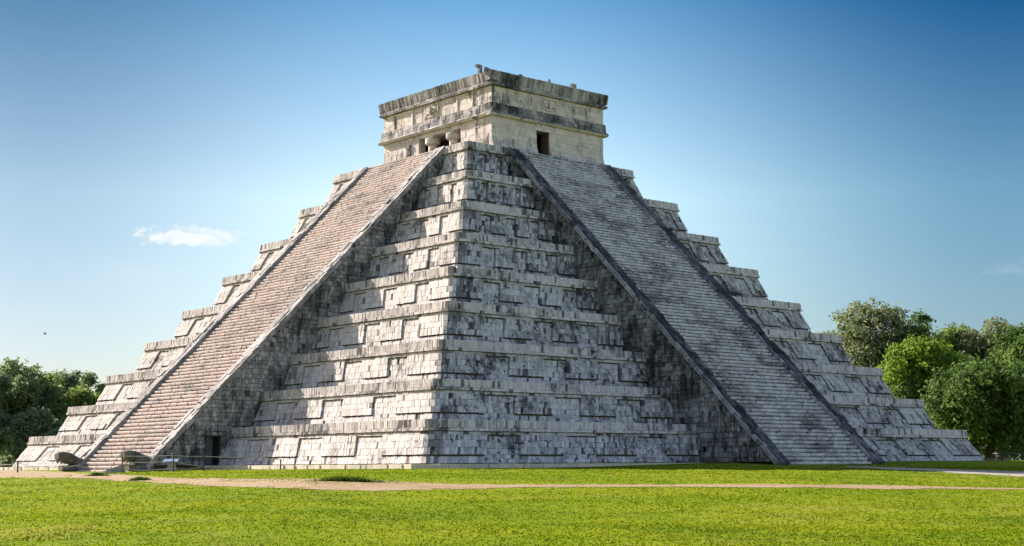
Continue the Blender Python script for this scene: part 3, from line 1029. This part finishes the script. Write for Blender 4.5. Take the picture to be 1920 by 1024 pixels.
# grass blades over the lawn that lies in front of the camera
def grass():
    T = NT('grass_blades')
    p = T.pos()
    tone = T.attr('tone')
    col = lawn_colour(T, GA, GB, GC, GE)
    col = T.mix(T.math('MULTIPLY', T.ramp(tone, .1, .5, 1, 0), .4), col, GC)
    col = T.mix(T.math('MULTIPLY', T.ramp(tone, .6, 1.0), .4), col, GD)
    d = T.n('ShaderNodeBsdfDiffuse'); T.link(col, d.inputs['Color'])
    tr = T.n('ShaderNodeBsdfTranslucent'); T.link(col, tr.inputs['Color'])
    mx = T.n('ShaderNodeMixShader'); mx.inputs[0].default_value = .6
    T.link(d.outputs[0], mx.inputs[1]); T.link(tr.outputs[0], mx.inputs[2]); T.link(mx.outputs[0], T.out.inputs['Surface'])
    n = 110000
    # spread over a fan of lawn, denser near the viewer
    dist = 20 * np.exp(rng.random(n) * math.log(100 / 20.0))
    lat = rng.uniform(-.385, .385, n) * dist
    f2 = fw[:2] / np.linalg.norm(fw[:2]); r2 = rt[:2] / np.linalg.norm(rt[:2])
    xy = CAM[:2] + dist[:, None] * f2 + lat[:, None] * r2
    x, y = xy[:, 0], xy[:, 1]
    cl = np.sin(x * .9 + 1.3 * np.sin(y * .7)) * np.sin(y * 1.1 + .9 * np.sin(x * .6)) + .6 * np.sin(x * 2.3 + y * 1.7)
    keep = (np.maximum(np.abs(x), np.abs(y)) > 29.6) & ~(on_strip(x + .5 * np.sin(x * 1.7 + 2 * np.sin(y)) + rng.normal(0, .35, n), y + .5 * np.sin(y * 1.3 + 2 * np.sin(x * .8)) + rng.normal(0, .35, n)) & (rng.random(n) < .93)) & (rng.random(n) < .85)
    keep &= ~((np.abs(y + .34) < 7.5) & (x > -40) & (x < 0))
    x, y, dist, cl = x[keep], y[keep], dist[keep], cl[keep]
    n = len(x)
    z = ground_z(x, y)
    V = np.empty((n, 2, 4, 3))
    h = (.010 + .016 * rng.random(n) + .006 * rng.random(n) ** 3) * (.8 + dist / 110)
    w = .010 + .012 * rng.random(n) + dist * .00035
    for k in range(2):
        a = rng.uniform(0, math.pi, n)
        dx, dy = np.cos(a) * w, np.sin(a) * w
        lx, ly = rng.normal(0, 1.1, n) * h, rng.normal(0, 1.1, n) * h
        ox, oy = rng.normal(0, .05, n), rng.normal(0, .05, n)
        V[:, k, 0] = np.stack([x + ox - dx, y + oy - dy, z - .01], -1)
        V[:, k, 1] = np.stack([x + ox + dx, y + oy + dy, z - .01], -1)
        V[:, k, 2] = np.stack([x + ox + dx * .25 + lx, y + oy + dy * .25 + ly, z + h], -1)
        V[:, k, 3] = np.stack([x + ox - dx * .25 + lx, y + oy - dy * .25 + ly, z + h], -1)
    g = MB()
    t = np.clip(.55 + rng.normal(0, .16, n), 0, 1)
    g.add(V.reshape(-1, 3), np.arange(n * 8).reshape(-1, 4), np.repeat(t, 8))
    o = g.build('grass', T.m)
    tag(o, 'short bright green grass growing over the lawn', 'grass', kind='stuff')


grass()


# ------------------------------------------------------------------ serpent heads
def serpent(px_x, y, label, length):
    """carved head at the foot of a ramp: snout raised, jaws open, facing out (-x)"""
    root = empty('serpent_head', (px_x, y, -.28))
    root.scale = (.76, .9, .78)
    tag(root, label, 'statue', 'stone serpent heads at the foot of the stairway')
    L = length
    hw = .62

    def loft(mb, secs, tone):
        rings = []
        n = 12
        for (x, zb, zt, w) in secs:
            th = np.linspace(0, 2 * math.pi, n, endpoint=False) + math.pi / n
            c, s_ = np.cos(th), np.sin(th)
            # squarish section
            e = .55
            yy = np.sign(c) * np.abs(c) ** e * w
            zc = (zb + zt) / 2 + np.sign(s_) * np.abs(s_) ** e * (zt - zb) / 2
            rings.append(np.stack([np.full(n, x), yy, zc], -1))
        R = np.array(rings)
        R += rng.normal(0, .018, R.shape)
        R2 = np.concatenate([R, R[:, :1]], 1)
        mb.grid(R2, tone)
        mb._fan(R[0], tone, False); mb._fan(R[-1], tone, True)
    h = MB()
    loft(h, [(0.25, .0, 1.02, hw), (-.25, .05, 1.10, hw), (-.7, .30, 1.30, hw), (-1.05, .50, 1.46, hw * .98), (-1.4, .62, 1.56, hw * .95),
             (-1.75, .74, 1.62, hw * .90), (-2.05, .80, 1.60, hw * .80), (-2.25, .92, 1.46, hw * .6)], .5)
    head = h.build('upper_head', M['serpent'], root, smooth=False)
    j = MB()
    loft(j, [(.2, -.15, .5, hw * .96), (-.5, -.15, .52, hw * .96), (-1.0, -.15, .45, hw * .9), (-1.5, -.1, .40, hw * .8), (-1.85, -.02, .40, hw * .66)], .45)
    j.build('lower_jaw', M['serpent'], root)
    for sgn in (-1, 1):
        e = MB()
        ring_ = np.array([(-1.25 + .20 * math.cos(a), sgn * hw * .98, 1.22 + .17 * math.sin(a)) for a in np.linspace(0, 6.28, 9)[:-1]])
        R = np.array([ring_, ring_ + [0, sgn * .09, 0]])
        R[1, :, 0] = -1.25 + (R[1, :, 0] + 1.25) * .6; R[1, :, 2] = 1.22 + (R[1, :, 2] - 1.22) * .6
        e.grid(np.concatenate([R, R[:, :1]], 1), .3, flip=sgn < 0)
        e._fan(R[1], .2, sgn > 0)
        e.build('eye', M['serpent'], head)
        for k in range(3):
            t = MB()
            x = -1.95 + k * .34
            zt_ = .80 - k * .05
            y_ = sgn * hw * .6
            t.hexa([(x - .05, y_ - .05, zt_ - .20), (x + .05, y_ - .05, zt_ - .20), (x + .05, y_ + .05, zt_ - .20), (x - .05, y_ + .05, zt_ - .20),
                    (x - .10, y_ - .07, zt_ + .08), (x + .10, y_ - .07, zt_ + .08), (x + .10, y_ + .07, zt_ + .08), (x - .10, y_ + .07, zt_ + .08)], .6)
            t.build('tooth', M['serpent'], head)
    return root


serpent(-32.7, -.34 - 4.97, 'open jawed stone serpent head at the near foot of the stairway behind the ropes', 2.3)
serpent(-32.6, -.34 + 4.97, 'open jawed stone serpent head at the far left foot of the stairway', 2.3)


# ------------------------------------------------------------------ trees
def leaf_mat(name, dark, mid, light, trans=.3):
    T = NT(name)
    tone = T.attr('tone')
    n = T.noise(T.pos(), .45, 3, .6)
    v = T.math('ADD', T.math('MULTIPLY', tone, .65), T.math('MULTIPLY', n, .45))
    c = T.mix(T.ramp(v, .22, .58), dark, mid)
    c = T.mix(T.ramp(v, .55, .92), c, light)
    d = T.n('ShaderNodeBsdfPrincipled'); T.link(c, d.inputs['Base Color'])
    d.inputs['Roughness'].default_value = .55; d.inputs['Specular IOR Level'].default_value = .08
    tr = T.n('ShaderNodeBsdfTranslucent'); T.link(c, tr.inputs['Color'])
    mx = T.n('ShaderNodeMixShader'); mx.inputs[0].default_value = trans
    T.link(d.outputs[0], mx.inputs[1]); T.link(tr.outputs[0], mx.inputs[2]); T.link(mx.outputs[0], T.out.inputs['Surface'])
    return T.m


LEAF = {
    'dark': leaf_mat('leaves_dark_green', (.09, .14, .065, 1), (.18, .245, .10, 1), (.29, .345, .15, 1), .5),  # leaf colour lightened to paint in distance haze
    'deep': leaf_mat('leaves_deep_green', (.085, .13, .08, 1), (.16, .225, .115, 1), (.27, .325, .155, 1), .5),  # lightened and blued, haze put into the leaf colour
    'forest': leaf_mat('leaves_forest_green', (.045, .085, .022, 1), (.095, .16, .036, 1), (.19, .265, .065, 1), .5),
    'bright': leaf_mat('leaves_bright_green', (.075, .14, .018, 1), (.15, .235, .028, 1), (.24, .33, .045, 1), .5),
    'pale': leaf_mat('leaves_pale_olive', (.10, .13, .06, 1), (.19, .225, .105, 1), (.31, .34, .18, 1), .5),
    'fresh': leaf_mat('leaves_fresh_green', (.075, .12, .03, 1), (.145, .205, .05, 1), (.23, .30, .08, 1), .5),
}
M['bark'] = plain('grey_brown_bark', (.13, .11, .09, 1), .95)


def tree(px, depth, top_px, hw_px, leaf, label, base_low=.25, n_leaf=15000, leaf_size=.30, puffs=26, open_=0.0, seed=1, group='trees beyond the pyramid', flat=1.0):
    R = np.random.default_rng(seed)
    m_px = depth / F1920
    p = at(px, 868, depth)
    gz = float(ground_z(p[0], p[1]))
    top = at(px, top_px, depth)[2]
    H = top - gz
    rad = hw_px * m_px * 1.14
    root = empty('tree', (p[0], p[1], gz))
    tag(root, label, 'tree', group)
    # lobes of the crown
    cz0, cz1 = H * base_low, H
    C = []
    ch = (cz1 - cz0) / 2
    cc = (cz0 + cz1) / 2
    k = 0
    while len(C) < puffs and k < 4000:
        k += 1
        u = R.normal(size=3); u /= np.linalg.norm(u)
        rr = R.uniform(.45, 1.08)
        pr = R.uniform(.17, .40) * min(rad, ch * 1.2)
        q = np.array([u[0] * (rad - pr * .75) * rr, u[1] * (rad - pr * .75) * rr, cc + u[2] * (ch - pr * .75) * (rr if u[2] < 0 else min(1, rr + .12))])
        if any(np.linalg.norm(q - c[:3]) < .55 * (pr + c[3]) * .8 for c in C): continue
        C.append(np.array([*q, pr]))
    C = np.array(C)
    # leaves on and in the lobes, in small sprays
    wts = C[:, 3] ** 2; wts /= wts.sum()
    ns = n_leaf // 6
    li = R.choice(len(C), ns, p=wts)
    u = R.normal(size=(ns, 3)); u /= np.linalg.norm(u, axis=1)[:, None]
    u[:, 2] = np.where((u[:, 2] < -.3) & (R.random(ns) < .6), -u[:, 2], u[:, 2])
    shell = R.beta(4, 1.3, ns) * R.uniform(.80, 1.34, ns)
    sp = C[li, :3] + u * (C[li, 3] * shell)[:, None] * np.array([1, 1, flat])
    if open_ > 0:
        g = np.sin(sp[:, 0] * 1.7 + 3 * np.sin(sp[:, 2] * .9 + seed)) * np.sin(sp[:, 2] * 2.1 + 2 * np.sin(sp[:, 1] * .8)) 
        sp_keep = g > -1 + open_ * 1.2
        sp, u, li = sp[sp_keep], u[sp_keep], li[sp_keep]
        ns = len(sp)
    tone_l = R.uniform(.2, .8, len(C))
    per = 6
    cen = np.repeat(sp, per, 0) + R.normal(0, leaf_size * .75, (ns * per, 3))
    nrm = np.repeat(u, per, 0) * .7 + R.normal(0, .6, (ns * per, 3)) + np.array([0, 0, .35])
    nrm /= np.linalg.norm(nrm, axis=1)[:, None]
    a = np.cross(nrm, R.normal(size=(ns * per, 3))); a /= np.linalg.norm(a, axis=1)[:, None]
    b = np.cross(nrm, a)
    s1 = leaf_size * R.uniform(.55, 1.15, ns * per)[:, None]; s2 = s1 * R.uniform(.4, .7, ns * per)[:, None]
    V = np.stack([cen - a * s1, cen - b * s2 + nrm * s1 * .12, cen + a * s1, cen + b * s2 + nrm * s1 * .12], 1)
    tn = np.clip(np.repeat(tone_l[li], per) * .5 + .25 + R.normal(0, .2, ns * per), 0, 1)
    g = MB(); g.add(V.reshape(-1, 3), np.arange(ns * per * 4).reshape(-1, 4), np.repeat(tn, 4))
    cr = g.build('crown', LEAF[leaf], root)
    # trunk and limbs
    t = MB()
    tr_ = .035 * H + .05
    fork = H * max(.28, base_low + .05)
    lean = R.normal(0, .03 * H, 2)
    f_ = np.array([lean[0], lean[1], fork])
    t.tube([(0, 0, -.3), (lean[0] * .3, lean[1] * .3, fork * .4), f_], [tr_ * 1.25, tr_, tr_ * .8], 8)
    trunk = t.build('trunk', M['bark'], root, smooth=True)
    lm = MB()
    order = np.argsort(-C[:, 3])[:9]
    for c in C[order]:
        e = c[:3]
        mid = f_ * .5 + e * .5 + np.array([0, 0, -.06 * H]) + R.normal(0, .03 * H, 3)
        lm.tube([f_ - [0, 0, .1], mid, e], [tr_ * .55, tr_ * .32, tr_ * .10], 6)
    lm.build('limbs', M['bark'], trunk, smooth=True)
    return root


tree(36, 168, 676, 70, 'dark', 'tall dark green tree at the left edge of the lawn', .06, 26000, .27, 44, seed=11)
tree(-42, 160, 690, 66, 'deep', 'dark tree cut by the left edge of the photo', .02, 15000, .30, 28, seed=12)
tree(110, 182, 682, 52, 'deep', 'deep green tree just right of the tall dark one on the left', .06, 18000, .27, 32, seed=13)
tree(170, 192, 696, 30, 'dark', 'small feathery tree touching the lowest left terraces', .1, 9000, .26, 20, open_=.25, seed=14)
tree(150, 166, 724, 62, 'fresh', 'lighter green bushy tree beside the two lowest left terraces', .0, 19000, .26, 34, seed=15)
tree(64, 158, 768, 60, 'deep', 'low shadowy tree under the tall dark one on the left', .0, 14000, .28, 26, seed=16)
tree(1638, 178, 556, 98, 'pale', 'tall pale olive tree with sky showing through its open crown', .2, 27000, .27, 52, open_=.35, seed=21, flat=.7)
tree(1742, 186, 586, 66, 'forest', 'dark spiky crowned tree behind the bright green one', .2, 16000, .28, 32, open_=.1, seed=22)
tree(1752, 160, 620, 92, 'bright', 'big bright yellow green tree on the right beside the pyramid', .12, 27000, .26, 48, seed=23)
tree(1690, 163, 660, 44, 'bright', 'small bright green tree closest to the right terraces', .15, 11000, .26, 24, seed=24)
tree(1880, 184, 592, 90, 'pale', 'pale grey green tree rising at the upper right', .2, 24000, .27, 44, open_=.2, seed=25, flat=.8)
tree(1814, 190, 592, 60, 'fresh', 'feathery mid green tree between the bright one and the pale one', .2, 13000, .27, 26, open_=.15, seed=26)
tree(1856, 142, 668, 106, 'forest', 'broad dark round tree in front on the far right', .03, 36000, .24, 56, seed=27)
tree(1968, 150, 625, 80, 'forest', 'deep green tree cut by the right edge of the photo', .03, 22000, .27, 36, seed=28)

tree(1706, 176, 600, 74, 'fresh', 'mid green tree filling between the pale and the bright tree', .05, 18000, .27, 34, seed=31)
tree(1800, 168, 655, 66, 'forest', 'dark tree between the bright green and the broad round one', .03, 18000, .27, 34, seed=32)
tree(1722, 158, 716, 62, 'fresh', 'bushy mid green tree low beside the right terraces', .0, 18000, .26, 32, seed=33)
tree(1930, 168, 598, 70, 'forest', 'dark tall tree behind the far right edge', .1, 18000, .28, 34, seed=34)
tree(75, 176, 700, 66, 'fresh', 'mid green tree between the two taller ones on the left', .02, 18000, .27, 34, seed=35)


def undergrowth():
    """shadowy brush at the foot of the wood, all round behind the pyramid"""
    R = np.random.default_rng(99)
    n = 26000
    px = R.uniform(-260, 2180, n)
    dep = R.uniform(186, 200, n)
    C = CAM + (fw[None] + rt[None] * ((px - 960) / F1920)[:, None]) * dep[:, None]
    hh = 3.2 + 1.6 * np.sin(px * .021) + 1.0 * np.sin(px * .083 + 1)
    z = -.3 + R.random(n) * hh
    cen = np.column_stack([C[:, 0], C[:, 1], z])
    s1 = R.uniform(.25, .55, n)[:, None]
    nn = R.normal(size=(n, 3)); nn /= np.linalg.norm(nn, axis=1)[:, None]
    a = np.cross(nn, R.normal(size=(n, 3))); a /= np.linalg.norm(a, axis=1)[:, None]
    b = np.cross(nn, a)
    V = np.stack([cen - a * s1, cen - b * s1 * .6, cen + a * s1, cen + b * s1 * .6], 1)
    g = MB(); g.add(V.reshape(-1, 3), np.arange(n * 4).reshape(-1, 4), np.repeat(R.random(n) * .6, 4))
    o = g.build('undergrowth', LEAF['deep'])
    tag(o, 'shadowy brush along the foot of the wood', 'undergrowth', kind='stuff')


undergrowth()


# ------------------------------------------------------------------ ropes, posts and small things
def post(px, py_top, py_bot, depth, rad, name, label, mat, group):
    a = at(px, py_bot, depth)
    gz = float(ground_z(a[0], a[1]))
    top = at(px, py_top, depth)[2]
    h = top - gz
    m_ = MB()
    m_.tube([(0, 0, -.15), (0, 0, h - .04), (0, 0, h)], [rad, rad, rad * .75], 8)
    o = m_.build(name, mat)
    o.location = (a[0], a[1], gz)
    tag(o, label, 'post', group)
    return np.array([a[0], a[1], gz]), h


def rope(pts, name_label, rad=.022, mat='rope', sag=.1, group='ropes closing off the foot of the stairway'):
    P = []
    for k in range(len(pts) - 1):
        a, b = np.array(pts[k]), np.array(pts[k + 1])
        for t in np.linspace(0, 1, 12, endpoint=(k == len(pts) - 2)):
            p = a * (1 - t) + b * t
            p = p - np.array([0, 0, sag * 4 * t * (1 - t)])
            P.append(p)
    m_ = MB(); m_.tube(P, rad, 6)
    o = m_.build('rope', M[mat])
    tag(o, name_label, 'rope', group)


G1 = 'rope posts along the foot of the pyramid'
b0, h0 = post(33, 864, 883, 98, .055, 'rope_post', 'dark short rope post by the lowest left corner', M['iron'], G1)
b1, h1 = post(229, 852, 878, 87.5, .035, 'rope_post', 'grey rope post in front of the near serpent head', M['wood'], G1)
b2, h2 = post(325, 850, 876, 86, .035, 'rope_post', 'grey rope post between the serpent head and the gated doorway', M['wood'], G1)
b3, h3 = post(381.5, 838, 869, 86.5, .035, 'rope_post', 'dark rope post beside the gated doorway', M['iron'], G1)
b4, h4 = post(526, 861, 871, 84.5, .04, 'rope_post', 'low rope post where the rope drops to the plinth', M['wood'], G1)
Z = lambda b, h: b + np.array([0, 0, h])
rope([Z(b1, h1 - .10), Z(b2, h2 - .12), Z(b3, h3 - .55), at(490, 858.2, 85.2), Z(b4, h4 - .03)], 'top rope running from the near serpent head to the plinth', sag=.03)
rope([Z(b1, h1 - .45), Z(b2, h2 - .45), Z(b3, .28), at(470, 869.4, 85.4)], 'middle rope strung past the gated doorway', sag=.06)
rope([Z(b1, .22), Z(b2, .20), at(375, 876, 86)], 'lowest sagging rope near the serpent head', sag=.09)
rope([Z(b0, h0 - .12), at(80, 875.5, 97), at(150, 872, 95)], 'thin rope from the far left post towards the serpent head', sag=.08, rad=.018)
rope([at(-60, 873.5, 104), Z(b0, h0 - .2)], 'pale rope running off to the left edge', sag=.05, rad=.022)

# sloping stone block and slab by the near serpent head
q = at(206, 872, 88.5)
gz = float(ground_z(q[0], q[1]))
wd_ = MB()
ux = np.array([rt[0], rt[1], 0]); ux /= np.linalg.norm(ux)
vx = np.array([-ux[1], ux[0], 0])
w0 = np.array([q[0], q[1], gz])
def P_(a, b, z): return w0 + ux * a + vx * b + np.array([0, 0, z])
wd_.hexa([P_(-.62, -.3, -.1), P_(.85, -.3, -.1), P_(.85, .5, -.1), P_(-.62, .5, -.1), P_(-.55, -.25, .05), P_(.8, -.25, .50), P_(.8, .45, .52), P_(-.55, .45, .07)], .6)
o = wd_.build('wedge_stone', M['ramp_north'])
tag(o, 'grey wedge shaped stone sloping up to the near serpent head', 'stone block')
sb_ = MB()
sb_.hexa([P_(-.95, -.7, -.1), P_(-.1, -.75, -.1), P_(-.05, -.3, -.1), P_(-.9, -.32, -.1), P_(-.9, -.68, .06), P_(-.14, -.72, .07), P_(-.1, -.33, .08), P_(-.85, -.35, .06)], .9)
o = sb_.build('stone_slab', M['plinth'])
tag(o, 'small pale flat slab on the grass in front of the wedge stone', 'stone slab')

# information stand between the serpent head and the doorway
q = at(321, 876, 86.8)
gz = float(ground_z(q[0], q[1]))
inf = empty('information_stand', (q[0], q[1], gz), math.atan2(rt[1], rt[0]))
tag(inf, 'low grey stone stand with a pale blue tilted board by the stairway flank', 'information stand')
m_ = MB(); m_.hexa([(-.20, -.2, -.2), (.24, -.2, -.2), (.24, .25, -.2), (-.20, .25, -.2), (-.18, -.17, .52), (.22, -.17, .52), (.22, .22, .62), (-.18, .22, .62)], .5)
m_.build('pedestal', M['flank'], inf)
m_ = MB(); m_.hexa([(-.5, -.30, .53), (.42, -.30, .53), (.42, .32, .68), (-.5, .32, .68), (-.48, -.28, .58), (.40, -.28, .58), (.40, .30, .74), (-.48, .30, .74)], .5)
m_.build('board', M['board'], inf)

# little marker post in front of the west stairway
post(1572.5, 857, 872, 108, .09, 'marker_post', 'short dark post on the shaded grass before the right stairway', M['wood'], None)

# fence on the far right
G2 = 'posts of the fence at the far right'
c0, k0 = post(1879, 848.5, 874, 112, .06, 'fence_post', 'tall dark fence post standing on the sunlit grass far right', M['iron'], G2)
c1, k1 = post(1990, 850, 878, 110, .06, 'fence_post', 'fence post outside the right edge', M['iron'], G2)
rope([at(1862, 850.5, 118), Z(c0, k0 - .03), Z(c1, k1 - .05)], 'thin rail rope from the tall post to the right edge', sag=.02, mat='rope_dim', group='ropes of the far right fence')
fr = empty('low_rail_fence', at(1900, 868, 128))
tag(fr, 'low whitish rail fence in front of the dark trees on the right', 'fence')
o3 = np.array(fr.location)
def loc(px, py, d=128): return at(px, py, d) - o3
m_ = MB(); m_.tube([loc(1850, 861), loc(1900, 861.6), loc(1990, 863)], .035, 6); m_.build('rail', M['rope_dim'], fr)
for x in (1898.5, 1912.5, 1934, 1956):
    m_ = MB(); m_.tube([loc(x, 872), loc(x, 859.5)], .07, 6); m_.build('stake', M['rope'], fr)

# bird
q = at(84, 626.5, 150)
bd_ = MB()
bd_.tube([(-.16, 0, 0), (-.08, 0, .02), (.08, 0, .02), (.2, 0, 0)], [.015, .05, .05, .01], 6)
for s_ in (-1, 1):
    bd_.hexa([(-.06, s_ * .03, .01), (.07, s_ * .03, .01), (.03, s_ * .34, .13), (-.05, s_ * .34, .13), (-.06, s_ * .03, .03), (.07, s_ * .03, .03), (.03, s_ * .34, .145), (-.05, s_ * .34, .145)])
o = bd_.build('bird', M['feather'])
o.location = q
o.rotation_euler = (0, .2, math.atan2(rt[1], rt[0]))
tag(o, 'small dark bird flying alone in the sky at the left', 'bird')


# a few rank tufts of grass along the track
def tuft(px, py, w, label, seed):
    R = np.random.default_rng(seed)
    p = hit(px, py)
    n = int(700 * w)
    x = R.normal(0, w * .33, n); y = R.normal(0, .12, n)
    X = p[0] + rt[0] * x + fw[0] * y; Y = p[1] + rt[1] * x + fw[1] * y
    z = ground_z(X, Y)
    h = R.uniform(.06, .20, n) * np.exp(-(x / w) ** 2)
    a = R.uniform(0, math.pi, n)
    dx, dy = np.cos(a) * .018, np.sin(a) * .018
    lx, ly = R.normal(0, .35, n) * h, R.normal(0, .35, n) * h
    V = np.stack([np.stack([X - dx, Y - dy, z - .02], -1), np.stack([X + dx, Y + dy, z - .02], -1),
                  np.stack([X + dx * .3 + lx, Y + dy * .3 + ly, z + h], -1), np.stack([X - dx * .3 + lx, Y - dy * .3 + ly, z + h], -1)], 1)
    V -= np.array([p[0], p[1], p[2]])
    g = MB(); g.add(V.reshape(-1, 3), np.arange(n * 4).reshape(-1, 4), np.repeat(R.random(n) * .5, 4))
    o = g.build('grass_tuft', TUFT)
    o.location = tuple(p)
    tag(o, label, 'grass tuft', 'rank grass tufts beside the dirt track')


TUFT = leaf_mat('rank_grass', (.028, .055, .005, 1), (.05, .085, .006, 1), (.085, .125, .009, 1), .4)
tuft(655, 903.5, 1.7, 'largest dark green grass tuft beside the dirt track below the sunlit face', 1)
tuft(222, 881.5, .55, 'small dark grass tuft in front of the wedge stone', 2)
tuft(148, 879.5, .5, 'small grass tuft on the lawn below the far serpent head', 3)
tuft(182, 893, .75, 'low grass tuft growing in the left part of the dirt track', 4)
tuft(262, 902, .7, 'low grass tuft on the near edge of the dirt track below the doorway', 5)
